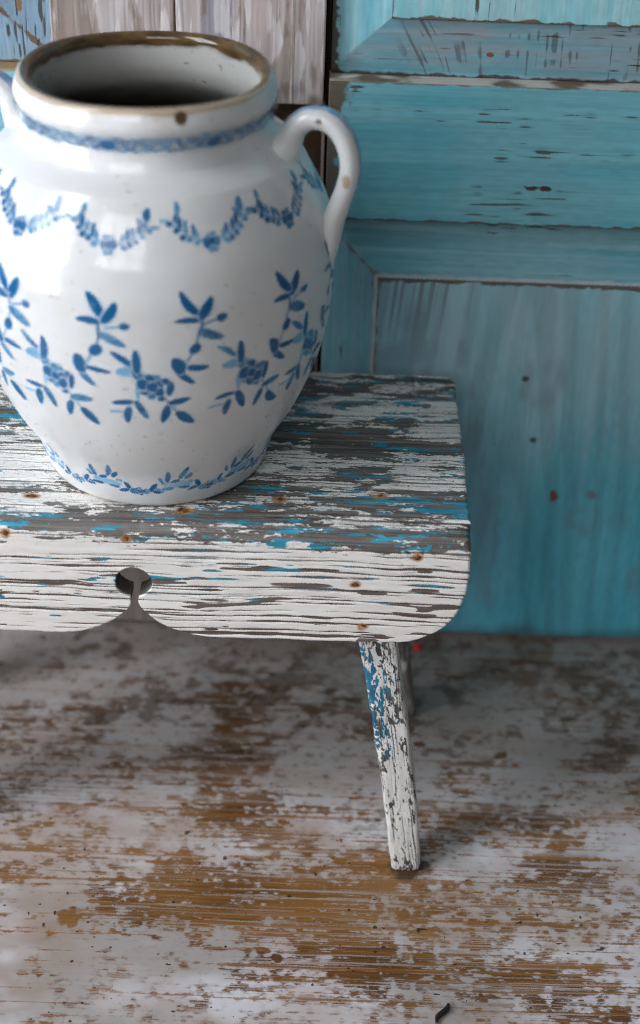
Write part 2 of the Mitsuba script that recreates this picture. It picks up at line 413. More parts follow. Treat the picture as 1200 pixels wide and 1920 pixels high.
TEAL_LO, TEAL_HI, GREY = (0.105, 0.385, 0.470), (0.165, 0.475, 0.545), (0.225, 0.265, 0.315)
scene['rail_paint'] = door_paint(X, Z, 11.0, TEAL_LO, TEAL_HI, (0.19, 0.42, 0.48), 0.5, -0.060, rail_stain)
scene['upper_field_paint'] = door_paint(Z, X, 23.0, (0.22, 0.53, 0.60), (0.29, 0.60, 0.65), (0.36, 0.54, 0.57), 0.6, -0.14, up_field_stain)
scene['upper_rail_bevel_paint'] = door_paint(X, Z, 37.0, (0.13, 0.34, 0.42), (0.22, 0.45, 0.52), (0.28, 0.35, 0.40), 0.8, -0.01, up_bev_low)
scene['upper_stile_bevel_paint'] = door_paint(Z, X, 41.0, (0.14, 0.40, 0.48), (0.30, 0.54, 0.60), (0.31, 0.41, 0.46), 0.7, 0.085, up_bev_stain)
scene['lower_rail_bevel_paint'] = door_paint(X, Z, 53.0, (0.115, 0.36, 0.44), (0.23, 0.47, 0.54), (0.22, 0.42, 0.49), 0.6, -0.12, low_bev_stain_glint)
scene['lower_stile_bevel_paint'] = door_paint(Z, X, 61.0, (0.12, 0.36, 0.44), (0.22, 0.46, 0.54), (0.19, 0.35, 0.41), 0.7, -0.05, low_bev_stain_glint)
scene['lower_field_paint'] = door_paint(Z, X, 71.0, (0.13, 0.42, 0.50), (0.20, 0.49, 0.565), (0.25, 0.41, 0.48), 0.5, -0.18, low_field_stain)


def left_stain(p, c):
    d = dr.abs((-0.262 - p.x) - (p.z - 0.588)) / 1.41
    c = worn_edge(p, c, d, 0.0026, (0.16, 0.075, 0.03), 0.9)
    chip = smoothstep(0.70, 0.73, fbm(p.x * 130, p.z * 75, 8.0, 3))
    c = mix(c, (0.085, 0.05, 0.03), chip)
    c = worn_edge(p, c, p.z - 0.5405, 0.0022, (0.12, 0.065, 0.03), 0.8)
    return mix(c, (0.23, 0.14, 0.08), spot(p, -0.2428, 0.587, 0.0022, 0.0065))


scene['left_bevel_paint'] = door_paint(Z, X, 83.0, (0.095, 0.37, 0.475), (0.18, 0.455, 0.555), (0.24, 0.33, 0.43), 0.9, 0.0, left_stain)
scene['left_rail_paint'] = door_paint(X, Z, 89.0, (0.15, 0.42, 0.51), (0.24, 0.50, 0.58), (0.30, 0.40, 0.46), 0.5, -0.05,
                                      lambda p, c: mix(c, (0.30, 0.19, 0.09), smoothstep(0.537, 0.5398, p.z)))


# whitewashed planks
def plank_color(seed):
    def color(p, n, uv):
        xw = p.x + 0.010 * (fbm(p.z * 6, p.x * 18, seed, 2) - 0.5)
        g = 0.55 * noise(p.z * 4, xw * 240, seed + 1) + 0.45 * noise(p.z * 12, xw * 620, seed + 2)
        pt = fbm(p.z * 5, p.x * 26, seed + 3, 3)
        c = mix((0.27, 0.215, 0.195), (0.50, 0.46, 0.455), smoothstep(0.22, 0.78, 0.62 * g + 0.38 * fbm(p.z * 16, xw * 70, seed + 12, 3) + 0.7 * (pt - 0.5)))
        c = mix(c, (0.225, 0.215, 0.255), smoothstep(0.50, 0.68, fbm(p.z * 4, xw * 46, seed + 6, 3)) * 0.75)
        c = mix(c, (0.42, 0.315, 0.30), smoothstep(0.46, 0.62, fbm(p.z * 9, p.x * 34, seed + 16, 4)) * 0.55)
        c = mix(c, (0.63, 0.60, 0.60), smoothstep(0.54, 0.60, fbm(p.z * 18, xw * 130, seed + 26, 4)) * 0.6)
        c = mix(c, (0.20, 0.145, 0.11), smoothstep(0.70, 0.80, g) * 0.7)
        c = mix(c, (0.16, 0.10, 0.055), smoothstep(0.56, 0.68, fbm(p.z * 22, p.x * 80, seed + 5, 4)) * 0.55)
        c = mix(c, (0.13, 0.09, 0.06), smoothstep(-0.13, -0.12, p.x) * (1 - smoothstep(0.516, 0.535, p.z + 0.02 * (noise(p.x * 120, p.z * 90, 2.0) - 0.5))) * 0.7)
        return mix(c, (0.17, 0.145, 0.125), (1 - smoothstep(0.05, 0.40, p.z + 0.10 * (pt - 0.5))) * 0.8)  # darker toward the floor: bench shade, with some grime, put into the colour

    def height(p, n, uv):
        xw = p.x + 0.010 * (fbm(p.z * 6, p.x * 18, seed, 2) - 0.5)
        return 0.0006 * noise(p.z * 4, xw * 240, seed + 1) + 0.0003 * noise(p.z * 12, xw * 620, seed + 2)
    return painted(color, height, 0.6, 0.3, 5e-4)


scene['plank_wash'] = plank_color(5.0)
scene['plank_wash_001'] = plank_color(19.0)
scene['dark_wood'] = painted(lambda p, n, uv: mix((0.012, 0.007, 0.004), (0.060, 0.030, 0.015), fbm(p.z * 14, p.x * 160, 3.0, 3)), None, 0.7, 0.25)


# ------------------------------------------------------------------ materials: floor
def gauss(p, x, y, sx, sy):
    return dr.exp(-0.5 * (dr.square((p.x - x) / sx) + dr.square((p.y - y) / sy)))


def floor_masks(p):
    x, y = p.x, p.y
    yw = y + 0.006 * (fbm(x * 4, y * 12, 2.0, 2) - 0.5) + 0.0006 * (noise(x * 60, y * 80, 3.0) - 0.5)
    grain = 0.6 * noise(x * 5, yw * 560, 5.0) + 0.4 * noise(x * 22, yw * 900, 6.0)
    blot = fbm(x * 15, y * 20, 9.0, 4)
    spk = fbm(x * 78, y * 112, 12.0, 4)
    worn = 0.62 * gauss(p, -0.055, -0.335, 0.10, 0.030) + 0.70 * gauss(p, 0.070, -0.405, 0.060, 0.026) + 0.30 * gauss(p, 0.02, -0.31, 0.16, 0.040)
    worn = worn + 0.62 * gauss(p, 0.10, -0.243, 0.16, 0.009) + 0.40 * gauss(p, -0.19, -0.265, 0.05, 0.018) + 0.34 * gauss(p, 0.22, -0.425, 0.05, 0.03)
    worn = worn + 0.18 * gauss(p, 0.10, -0.05, 0.25, 0.05) + 0.30 * gauss(p, -0.06, -0.16, 0.09, 0.035)
    fine = fbm(x * 210, y * 300, 15.0, 3)
    hair = 0.55 * noise(x * 7, yw * 760, 51.0) + 0.45 * noise(x * 30, yw * 1300, 52.0)
    f = 0.30 * blot + 0.29 * spk + 0.27 * fine + 0.13 * grain + 0.16 * hair + 0.004 + 0.180 * worn
    bare = 0.62 * smoothstep(0.550, 0.725, f) + 0.38 * smoothstep(0.628, 0.655, f)
    bare = bare * (1 - 0.55 * smoothstep(0.56, 0.66, hair + 0.25 * (fine - 0.5)))
    thin = smoothstep(0.66, 0.78, grain + 0.42 * (blot - 0.5) + 0.30 * (fine - 0.5) + 0.20 * worn - 0.03) * 0.7
    return yw, grain, blot, spk, worn, bare, thin


def floor_color(p, n, uv):
    yw, grain, blot, spk, worn, bare, thin = floor_masks(p)
    x, y = p.x, p.y
    dirt = smoothstep(0.34, 0.68, fbm(x * 9, y * 16, 31.0, 5))
    white = mix((0.66, 0.645, 0.665), (0.33, 0.29, 0.26), dirt * 0.8)
    white = mix(white, (0.56, 0.47, 0.47), smoothstep(0.45, 0.65, fbm(x * 17, y * 40, 41.0, 3)) * 0.5)
    white = mix(white, (0.190, 0.165, 0.140), smoothstep(-0.30, -0.17, y) * 0.60)  # wash darkened toward the wall: shade under the bench painted in
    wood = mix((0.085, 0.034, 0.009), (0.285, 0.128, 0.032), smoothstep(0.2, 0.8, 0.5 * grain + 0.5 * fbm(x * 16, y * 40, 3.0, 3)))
    wood = mix(wood, (0.055, 0.034, 0.022), smoothstep(-0.28, -0.18, y) * 0.6)  # bare wood takes the same painted shade
    c = mix(white, (0.27, 0.13, 0.08), thin)
    c = mix(c, wood, bare)
    for sx, sy, r in ((-0.1817, -0.3671, 0.011), (0.165, -0.165, 0.006), (0.095, -0.155, 0.005), (0.086, -0.135, 0.005), (-0.02, -0.40, 0.005), (0.075, -0.352, 0.006)):
        d = dr.sqrt(dr.square(x - sx) + dr.square((y - sy) * 1.05)) / r + 0.7 * (noise(x * 300, y * 300, 5.0) - 0.5)
        c = mix(c, wood, (1 - smoothstep(0.7, 1.05, d)) * 0.95)
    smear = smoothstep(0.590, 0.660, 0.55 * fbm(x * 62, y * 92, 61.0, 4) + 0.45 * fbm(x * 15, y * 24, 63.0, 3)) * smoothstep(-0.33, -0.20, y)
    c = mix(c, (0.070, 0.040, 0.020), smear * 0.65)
    # thin ochre varnish that the wash no longer hides
    och = smoothstep(0.42, 0.66, fbm(x * 10 + 5, y * 17, 66.0, 5)) * (1 - smoothstep(-0.26, -0.18, y))
    c = mix(c, (0.27, 0.140, 0.045), och * 0.42)
    # contact shadow painted round the foot of the leg, with dark bits
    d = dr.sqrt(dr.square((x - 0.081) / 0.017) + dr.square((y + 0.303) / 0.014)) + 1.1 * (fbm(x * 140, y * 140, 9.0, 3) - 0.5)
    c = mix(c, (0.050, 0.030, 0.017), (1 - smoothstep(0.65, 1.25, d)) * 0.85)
    # round stain left by a pot at the foot of the door
    d = dr.sqrt(dr.square(x - 0.2078) + dr.square(y + 0.0150)) / 0.019 + 0.20 * (noise(x * 130, y * 130, 5.0) - 0.5)
    c = mix(c, (0.17, 0.125, 0.07), (1 - smoothstep(0.85, 1.1, d)) * (0.45 + 0.5 * smoothstep(0.65, 0.95, d)))
    # dark pits and crumbs
    pit = smoothstep(0.865, 0.88, fbm(x * 150, y * 210, 77.0, 2))
    return mix(c, (0.03, 0.018, 0.012), pit * 0.9)


def floor_height(p, n, uv):
    yw, grain, blot, spk, worn, bare, thin = floor_masks(p)
    return 0.00012 * grain - 0.00016 * bare - 0.0001 * thin + 0.00006 * spk


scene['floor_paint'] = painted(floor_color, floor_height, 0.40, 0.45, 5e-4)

# ------------------------------------------------------------------ the setting: floor boards
labels['floor'] = {'label': 'wide floorboards with worn white paint over orange brown wood', 'kind': 'structure'}
edges = [0.06, -0.2380, -0.5080, -0.77, -1.03, -1.30]
for a, b in zip(edges[:-1], edges[1:]):
    P = dens([(-1.3, b + 0.0004), (1.3, b + 0.0004), (1.3, a - 0.0004), (-1.3, a - 0.0004)], 0.1)
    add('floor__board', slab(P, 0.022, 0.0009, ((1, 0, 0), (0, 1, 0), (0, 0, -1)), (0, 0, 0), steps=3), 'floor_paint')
P = [(-1.3, -1.3), (1.3, -1.3), (1.3, 0.06), (-1.3, 0.06)]
add('floor__joist', slab(P, 0.03, 0.0005, ((1, 0, 0), (0, 1, 0), (0, 0, -1)), (0, 0, -0.0225), steps=1), 'dark_wood')


# ------------------------------------------------------------------ panelled doors and the planks between them
def frustum_side(inner, outer, yi, yo, thick=0.012):
    """A mitred moulding: the quad inner[0], inner[1], outer[1], outer[0] (x, z) sloping from depth yi to yo, with thickness behind."""
    (a, b), (c, d) = inner, outer
    n = 14
    t = np.linspace(0, 1, n)[:, None]
    A, B = np.array(a)[None] * (1 - t) + np.array(b)[None] * t, np.array(c)[None] * (1 - t) + np.array(d)[None] * t
    rows = []
    for s in np.linspace(0, 1, 7):
        Q = A * (1 - s) + B * s
        y = yi + (yo - yi) * (s ** 0.85)
        rows.append(np.stack([Q[:, 0], np.full(n, y), Q[:, 1]], 1))
    front = np.vstack(rows)
    back = front.copy()
    back[:, 1] = yo + thick
    V = np.vstack([front, back])
    m = len(front)
    Fs = []
    idx = lambda r, k: r * n + k  # noqa: E731
    for r in range(6):
        for k in range(n - 1):
            q = (idx(r, k), idx(r, k + 1), idx(r + 1, k + 1), idx(r + 1, k))
            Fs += [(q[0], q[1], q[2]), (q[0], q[2], q[3]), (m + q[0], m + q[2], m + q[1]), (m + q[0], m + q[3], m + q[2])]
    rim = [idx(0, k) for k in range(n)] + [idx(r, n - 1) for r in range(1, 7)] + [idx(6, k) for k in range(n - 2, -1, -1)] + [idx(r, 0) for r in range(5, 0, -1)]
    for i, j in zip(rim, rim[1:] + rim[:1]):
        Fs += [(i, m + i, m + j), (i, m + j, j)]
    me = trimesh.Trimesh(V, Fs, process=False)
    me.fix_normals()
    return me


def door(key, xo, xi, xi2, xo2, mats):
    """xo: outer edge near the planks, xi: the field's edge there; xi2 / xo2 the far side (mirrored for the left door)."""
    zl0, zl1, zr0, zr1, zu0, zu1 = 0.006, 0.3722, 0.4255, 0.5405, 0.588, 0.95
    lo, hi = sorted((xi, xi2))
    LO, HI = sorted((xo, xo2))
    yi, yo = 0.004, 0.0135
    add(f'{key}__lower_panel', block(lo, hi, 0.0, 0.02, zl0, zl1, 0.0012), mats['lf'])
    add(f'{key}__rail', block(LO - 0.001, HI + 0.001, -0.0025, 0.022, zr0, zr1, 0.0011), mats['rail'])
    add(f'{key}__upper_panel', block(lo, hi, 0.0, 0.02, zu0, zu1, 0.0012), mats['uf'])
    zlt, zub = zr0 - 0.0006, zr1 + 0.0006
    add(f'{key}__bevel', frustum_side(((lo, zl1), (hi, zl1)), ((LO, zlt), (HI, zlt)), yi, yo), mats['lrb'])
    add(f'{key}__bevel', frustum_side(((lo, zl0), (lo, zl1)), ((LO, zl0), (LO, zlt)), yi, yo), mats['lsb'])
    add(f'{key}__bevel', frustum_side(((hi, zl0), (hi, zl1)), ((HI, zl0), (HI, zlt)), yi, yo), mats['lsb'])
    add(f'{key}__bevel', frustum_side(((lo, zu0), (hi, zu0)), ((LO, zub), (HI, zub)), yi, yo), mats['urb'])
    add(f'{key}__bevel', frustum_side(((lo, zu0), (lo, zu1)), ((LO, zub), (LO, zu1)), yi, yo), mats['usb'])
    add(f'{key}__bevel', frustum_side(((hi, zu0), (hi, zu1)), ((HI, zub), (HI, zu1)), yi, yo), mats['usb'])
    add(f'{key}__back_board', block(LO - 0.0005, HI + 0.0005, 0.027, 0.035, 0.004, 0.95, 0.0005, 0.2), 'dark_wood')


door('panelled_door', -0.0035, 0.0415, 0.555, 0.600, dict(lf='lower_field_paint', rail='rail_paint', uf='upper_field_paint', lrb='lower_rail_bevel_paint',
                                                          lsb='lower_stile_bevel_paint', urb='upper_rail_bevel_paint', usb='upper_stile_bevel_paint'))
labels['panelled_door'] = {'label': 'worn turquoise panelled door behind the right end of the bench', 'category': 'door'}
labels['panelled_door__upper_panel'] = {'label': 'pale turquoise raised panel'}
labels['panelled_door__lower_panel'] = {'label': 'streaked blue grey raised panel with small dark spots'}
labels['panelled_door__rail'] = {'label': 'turquoise cross rail with paint worn to brown at its left end'}
door('panelled_door_001', -0.2200, -0.2650, -0.775, -0.820, dict(lf='left_bevel_paint', rail='left_rail_paint', uf='left_bevel_paint', lrb='left_bevel_paint',
                                                               lsb='left_bevel_paint', urb='left_bevel_paint', usb='left_bevel_paint'))
labels['panelled_door_001'] = {'label': 'light blue panelled door in the upper left corner with a brown crack along its mitre', 'category': 'door'}

labels['plank_partition'] = {'label': 'whitewashed grey upright planks between the two blue doors', 'category': 'partition'}
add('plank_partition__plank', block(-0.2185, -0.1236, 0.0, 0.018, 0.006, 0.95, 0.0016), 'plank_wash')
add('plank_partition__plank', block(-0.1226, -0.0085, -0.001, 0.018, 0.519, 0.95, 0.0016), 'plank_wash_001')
add('plank_partition__back_board', block(-0.2190, -0.0040, 0.0235, 0.0345, 0.004, 0.9495, 0.0005, 0.2), 'dark_wood')
add('plank_partition__strip', block(-0.0092, -0.0066, 0.012, 0.023, 0.006, 0.5185, 0.0006), 'plank_wash')

# ------------------------------------------------------------------ bench
XR, XL = 0.1085, -0.3745
labels['bench'] = {'label': 'small rustic wooden bench with flaking white and blue paint and a scalloped apron', 'category': 'bench'}


def wob(P, amp, seed):
    amp = amp * 1.3
    q = np.c_[P * 60, np.full(len(P), seed)]
    q2 = np.c_[P * 260, np.full(len(P), seed + 3.0)]
    d = np.stack([meshkit.noise(q, 1) - 0.5, meshkit.noise(q, 2) - 0.5], 1) * amp * 2 + np.stack([meshkit.noise(q2, 3) - 0.5, meshkit.noise(q2, 4) - 0.5], 1) * amp
    return P + d


def weathered(m, size=0.0009):
    """Refines a board and builds its paint flakes, cracks and open grain as real relief."""
    a = manifold3d.Manifold(manifold3d.Mesh(np.asarray(m.vertices, np.float32), np.asarray(m.faces, np.uint32)))
    if a.is_empty():
        return m
    b = a.refine_to_length(size).to_mesh()
    t = trimesh.Trimesh(b.vert_properties[:, :3].astype(float), b.tri_verts, process=False)
    _, _, nr = meshkit.arrays(t, True)
    q = mi.Point3f(*[mi.Float(np.ascontiguousarray(t.vertices[:, k], np.float32)) for k in range(3)])
    h = np.array(bench_relief(q))
    seen = np.clip(np.maximum(nr[:, 2], np.maximum(-nr[:, 1], nr[:, 0])), 0, 1)
    hole = (np.abs(t.vertices[:, 0] + 0.133) < 0.032) & (t.vertices[:, 1] > YF + 0.0015) & (t.vertices[:, 2] < 0.277)
    t.vertices = t.vertices + nr * (h * seen * ~hole)[:, None]
    return t


def board(x0, x1, y0, y1, cut, seed):
    P = [(x0, y0), (x1, y0), (x1, y1 - cut), (x1 - cut * 0.7, y1 - 0.25 * cut), (x1 - cut * 2.2, y1), (x0 + cut * 2.2, y1), (x0 + cut * 0.7, y1 - 0.25 * cut), (x0, y1 - cut)] if cut else \
        [(x0, y0), (x1, y0), (x1, y1), (x0, y1)]
    P = wob(dens(P, 0.003), 0.0007, seed)
    return slab(P, 0.021, 0.0022, ((1, 0, 0), (0, 1, 0), (0, 0, -1)), (0, 0, ZB), steps=4)


add('bench__top_board', weathered(board(XL, XR - 0.0010, -0.1540, -0.0455, 0.009, 1.0)), 'bench_paint', True)
add('bench__top_board', weathered(board(XL + 0.001, XR - 0.0005, -0.2632, -0.1556, 0, 5.0)), 'bench_paint', True)

# apron outline in (x, z): right half traced from the keyhole's axis, mirrored for the left half
KX = -0.1330


def arc(cx, cz, rx, rz, a0, a1, n):
    a = np.radians(np.linspace(a0, a1, n))
    return np.stack([cx + rx * np.cos(a), cz + rx * 0 + rz * np.sin(a)], 1)


half = [(0.0023, 0.2455)]
cusp = CubicSpline([0, 1, 2, 3, 4, 5, 6, 7], np.array([(0.0030, 0.2452), (0.0036, 0.2388), (0.0085, 0.2320), (0.0170, 0.2240), (0.0280, 0.2168), (0.0420, 0.2125), (0.0580, 0.2110), (0.075, 0.2112)]))(np.linspace(0, 7, 60))
right_low = dens([(0.075, 0.2112), (0.120, 0.2114), (0.172, 0.2117), (0.190, 0.2122)], 0.003, False)
corner = CubicSpline([0, 1, 2, 3, 4, 5], np.array([(0.190, 0.2122), (0.208, 0.2150), (0.2255, 0.2262), (0.2370, 0.2440), (0.2418, 0.2640), (0.2415, 0.2850)]))(np.linspace(0, 5, 50))
side = dens([(0.2415, 0.2850), (0.2411, 0.2970), (0.2395, 0.3045), (0.2375, 0.3070)], 0.003, False)
hole = arc(0, 0.2590, 0.0134, 0.0131, -77, 90, 26)[::-1]      # from the top down the right side of the round hole
inner = hole                                             # top of the hole -> neck
R_ = np.vstack([inner, cusp[1:], right_low[1:], corner[1:], side[1:]])
L_ = R_.copy()
L_[:, 0] *= -1
topline = dens([(0.2340, 0.3079), (-0.2340, 0.3079)], 0.004, False)
P = np.vstack([R_, topline, L_[::-1][:-1]])
P[:, 0] += KX
keep = np.r_[True, np.linalg.norm(np.diff(P, axis=0), axis=1) > 4e-4]
P = wob(P[keep], 0.00045, 9.0)
r = np.where(P[:, 1] > 0.3035, 0.0095, np.where(np.abs(P[:, 0] - KX) < 0.02, 0.0007, 0.0020))
r = np.convolve(np.r_[r[-6:], r, r[:6]], np.ones(7) / 7, 'same')[6:-6]
apron_poly = P
add('bench__apron', weathered(slab(P, 0.0196, r, ((1, 0, 0), (0, 0, 1), (0, 1, 0)), (0, YF, 0), steps=6)), 'bench_paint', True)
# back apron: a plain rail under the rear board
add('bench__rear_apron', block(XL + 0.03, XR - 0.035, -0.075, -0.057, 0.235, 0.2865, 0.001), 'leg_paint')


def leg_mesh(foot, top, wf, wt, seed):
    """foot / top: centre (x, y, z); wf / wt: half sizes (x, y)."""
    foot, top = np.asarray(foot), np.asarray(top)
    n, m = 44, 60
    rings = []
    for i, t in enumerate(np.linspace(0, 1, m)):
        c = foot * (1 - t) + top * t
        hx, hy = (wf[k] * (1 - t) + wt[k] * t for k in (0, 1))
        c = c + np.array([0.0018 * math.sin(t * 5 + seed), 0, 0])
        hx *= 1 + 0.03 * math.sin(t * 9 + seed)
        a = np.linspace(0, 2 * np.pi, n, endpoint=False)
        e = 2 / 8.0
        q = np.stack([hx * np.sign(np.cos(a)) * np.abs(np.cos(a)) ** e, hy * np.sign(np.sin(a)) * np.abs(np.sin(a)) ** e], 1)
        if i == 0:
            q *= 0.84
        pts = np.c_[c[0] + q[:, 0], c[1] + q[:, 1], np.full(n, c[2])]
        nz = meshkit.fbm(pts * np.array([180, 180, 26]), 3, 5) - 0.5
        pts[:, :2] += (q / np.linalg.norm(q, axis=1, keepdims=True)) * (nz * 0.0026)[:, None]
        rings.append(pts)
    rings.insert(1, rings[1] * [1, 1, 0] + (rings[0] * [0, 0, 1]) + [0, 0, 0.0022])
    V = np.vstack(rings + [np.mean(rings[0], 0)[None], np.mean(rings[-1], 0)[None]])
    Fs = []
    k = len(rings)
    for r_ in range(k - 1):
        for i in range(n):
            j = (i + 1) % n
            Fs += [(r_ * n + i, r_ * n + j, (r_ + 1) * n + j), (r_ * n + i, (r_ + 1) * n + j, (r_ + 1) * n + i)]
    for i in range(n):
        j = (i + 1) % n
        Fs += [(k * n, j, i), (k * n + 1, (k - 1) * n + i, (k - 1) * n + j)]
    return trimesh.Trimesh(V, Fs, process=False)


LEGS = [((0.0790, -0.2950, 0.0002), (0.0325, -0.2290, 0.286), (0.0118, 0.0130), (0.0160, 0.0150)),
        ((0.0800, -0.1090, 0.0002), (0.0430, -0.0990, 0.286), (0.0105, 0.0120), (0.0150, 0.0150))]
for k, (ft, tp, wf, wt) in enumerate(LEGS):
    add('bench__leg', leg_mesh(ft, tp, wf, wt, k * 2.0), ('leg_paint', 'leg_shaded')[k], 40)
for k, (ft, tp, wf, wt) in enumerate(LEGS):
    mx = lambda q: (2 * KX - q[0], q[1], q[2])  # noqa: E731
    add('bench__leg', leg_mesh(mx(ft), mx(tp), wf, wt, 5 + k * 2.0), ('leg_paint', 'leg_shaded')[k], 40)


def nail_head(c, nrm, r, seed):
    m = trimesh.creation.icosphere(2, 1.0)
    v = m.vertices * np.array([r, r, r * 0.42])
    v = v * (1 + 0.25 * (meshkit.noise(m.vertices * 2.5 + seed, 3) - 0.5))[:, None]
    z = np.asarray(nrm, float)
    x = np.cross([0.3, 0.9, 0.2], z)
    x /= np.linalg.norm(x)
    m.vertices = np.asarray(c) + v[:, :1] * x + v[:, 1:2] * np.cross(z, x) + v[:, 2:] * z
    return m


for k, (x, y) in enumerate(NAILS_TOP):
    add('bench__nail', nail_head((x, y, ZB), (0, 0, 1), 0.0014 + 0.0007 * rng.random(), k * 3.1), 'rusty_iron', True)
for k, (x, z) in enumerate(NAILS_FRONT):
    add('bench__nail', nail_head((x, YF, z), (0, -1, 0), 0.0012 + 0.0007 * rng.random(), 40 + k * 3.1), 'rusty_iron', True)

# ------------------------------------------------------------------ jar
JX, JY, JH = -0.1247, -0.1805, 0.9784
KN = np.array([0, .012, .03, .06, .09, .12, .15, .18, .205, .23, .25, .262, .275, .29, .302]) * JH
RD = np.array([79.5, 83.7, 89.3, 105.5, 117.6, 125.4, 128.6, 129.2, 124.8, 113.6, 101.8, 86.5, 83.0, 87.6, 82.]) / 1000
prof = PchipInterpolator(KN, RD)
TOP = KN[-1]


def glaze(p):
    x, y, z = p.x - JX, p.y - JY, p.z - ZB
    m = fbm(x * 22, y * 22, z * 22, 3)
    c = mix((0.60, 0.61, 0.60), (0.67, 0.675, 0.68), m)
    c = mix(c, (0.62, 0.60, 0.56), smoothstep(0.60, 0.78, fbm(x * 45, y * 45, z * 45 + 7, 3)) * 0.35)
    speck = smoothstep(0.86, 0.90, noise(x * 330, y * 330, z * 330)) * smoothstep(0.45, 0.6, noise(x * 30, y * 30, z * 30 + 3))
    return mix(c, (0.30, 0.24, 0.17), speck * 0.6)


def jar_color(p, n, uv):
    x, y, z = p.x - JX, p.y - JY, p.z - ZB
    r = dr.sqrt(x * x + y * y)
    c = glaze(p)
    nz = fbm(x * 60, y * 60, z * 90, 3) - 0.5
    big = fbm(x * 18 + 4, y * 18, 3.0, 2) - 0.5
    # unglazed brown rim, running a little down the inside
    inside = 1 - smoothstep(0.0815, 0.0838, r + 0.002 * nz)
    lip = smoothstep(0.2845, 0.2890, z + 0.008 * nz + 0.003 * big) * inside
    wood = mix((0.050, 0.030, 0.013), (0.125, 0.078, 0.030), smoothstep(0.2, 0.8, fbm(x * 90, y * 90, z * 160, 3)))
    c = mix(c, wood, lip)
    edge = smoothstep(0.2915, 0.2935, z + 0.003 * nz) * (1 - inside)
    c = mix(c, (0.42, 0.31, 0.20), edge * 0.85)
    # chip in the rim
    cx, cy, cz = 0.0862 * math.sin(math.radians(20.6)), -0.0862 * math.cos(math.radians(20.6)), 0.2905
    d = dr.sqrt(dr.square(x - cx) + dr.square(y - cy) + dr.square(z - cz)) / 0.0056 + 0.6 * nz
    c = mix(c, (0.085, 0.05, 0.025), 1 - smoothstep(0.7, 1.05, d))
    # darker ring at the foot, and a greyer tone over the whole inside
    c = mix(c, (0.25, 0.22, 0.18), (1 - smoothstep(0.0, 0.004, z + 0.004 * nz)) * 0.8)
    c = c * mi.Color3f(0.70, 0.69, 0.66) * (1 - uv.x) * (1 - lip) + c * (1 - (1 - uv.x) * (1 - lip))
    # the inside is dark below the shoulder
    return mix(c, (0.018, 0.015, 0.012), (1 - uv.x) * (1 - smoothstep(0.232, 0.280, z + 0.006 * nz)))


def jar_height(p, n, uv):
    return 0.0008 * fbm(p.x * 26, p.y * 26, p.z * 20, 2) + 0.00014 * noise(p.x * 150, p.y * 150, p.z * 110) + 0.00016 * noise(p.x * 8, p.y * 8, p.z * 230)


def glazed(color, height=None):
    b = {'type': 'principled', 'base_color': proc(color), 'roughness': 0.11, 'specular': 0.5, 'clearcoat': 0.25, 'clearcoat_gloss': 0.97}
    return {'type': 'twosided', 'bsdf': bumped(height, b, 1.5e-3) if height else b}


scene['jar_glaze'] = glazed(jar_color, jar_height)


def brush_color(p, n, uv):
    """uv: x = density of the brush stroke, y = distance from its middle (0) to its edge (1)."""
    x, y, z = p.x - JX, p.y - JY, p.z - ZB
    w = 0.65 * fbm(x * 260, y * 260, z * 260, 2) + 0.35 * fbm(x * 90, y * 90, z * 90, 2)
    t = (0.12 + uv.x) * (0.55 + 0.95 * w) * (1 - smoothstep(0.62, 1.0, uv.y + 0.35 * (w - 0.5)))
    pale = mix(glaze(p), (0.20, 0.42, 0.61), smoothstep(0.0, 0.42, t))
    return mix(pale, (0.008, 0.100, 0.250), smoothstep(0.32, 1.00, t))


scene['brush_blue'] = glazed(brush_color, jar_height)

labels['jar'] = {'label': 'white glazed two handled stoneware jar painted with blue flowers, standing on the bench', 'category': 'jar'}
zz = np.unique(np.r_[np.linspace(0.004, TOP - 0.006, 110), KN[1:-1]])
outer = [(0.0, 0.0), (0.040, 0.0), (0.0755, 0.0), (0.0768, 0.0008), (0.0782, 0.0024)] + [(float(prof(z)), float(z)) for z in zz]
lipz = TOP - 0.006
r_o = float(prof(lipz))
lip = [(0.0806 + 0.0050 * math.cos(a) * 1.0, lipz + 0.0005 + 0.0058 * math.sin(a)) for a in np.linspace(0.25, math.pi - 0.1, 14)]
inner_ = [(0.0756, 0.286), (0.0752, 0.280), (0.0755, 0.272), (0.0775, 0.262), (0.083, 0.2545), (0.094, 0.244)] + \
    [(float(prof(z)) - 0.0075, float(z)) for z in np.linspace(0.236, 0.02, 40)] + [(0.070, 0.012), (0.04, 0.009), (0.0, 0.0085)]
pl = np.array(outer + lip + inner_)
seg = 220
ang = np.linspace(0, 2 * np.pi, seg, endpoint=False)


def jar_point(r, z, phi):
    """phi = 0 towards the viewer (-y), positive to the right; hand-thrown: slightly out of round."""
    k = 1 + 0.004 * np.sin(2 * phi + 0.6) * np.clip(z / 0.2, 0, 1)
    return np.stack([JX + r * k * np.sin(phi), JY - r * k * np.cos(phi), ZB + 0.0003 + z + 0.0009 * np.sin(3 * phi + 1) * np.clip((z - 0.24) / 0.05, 0, 1)], -1)


V = np.vstack([jar_point(np.full(seg, r_), np.full(seg, z_), ang) for r_, z_ in pl])
i = np.arange(seg)
j = (i + 1) % seg
Fs = []
for k in range(len(pl) - 1):
    a, b = k * seg, (k + 1) * seg
    Fs += [np.stack([a + i, a + j, b + j], 1), np.stack([a + i, b + j, b + i], 1)]
jm = trimesh.Trimesh(V, np.vstack(Fs), process=False)
no = len(outer) + 9
juv = np.c_[np.repeat((np.arange(len(pl)) < no).astype(float), seg), np.tile(ang, len(pl))]
add('jar__body', jm, 'jar_glaze', True, uv=juv)

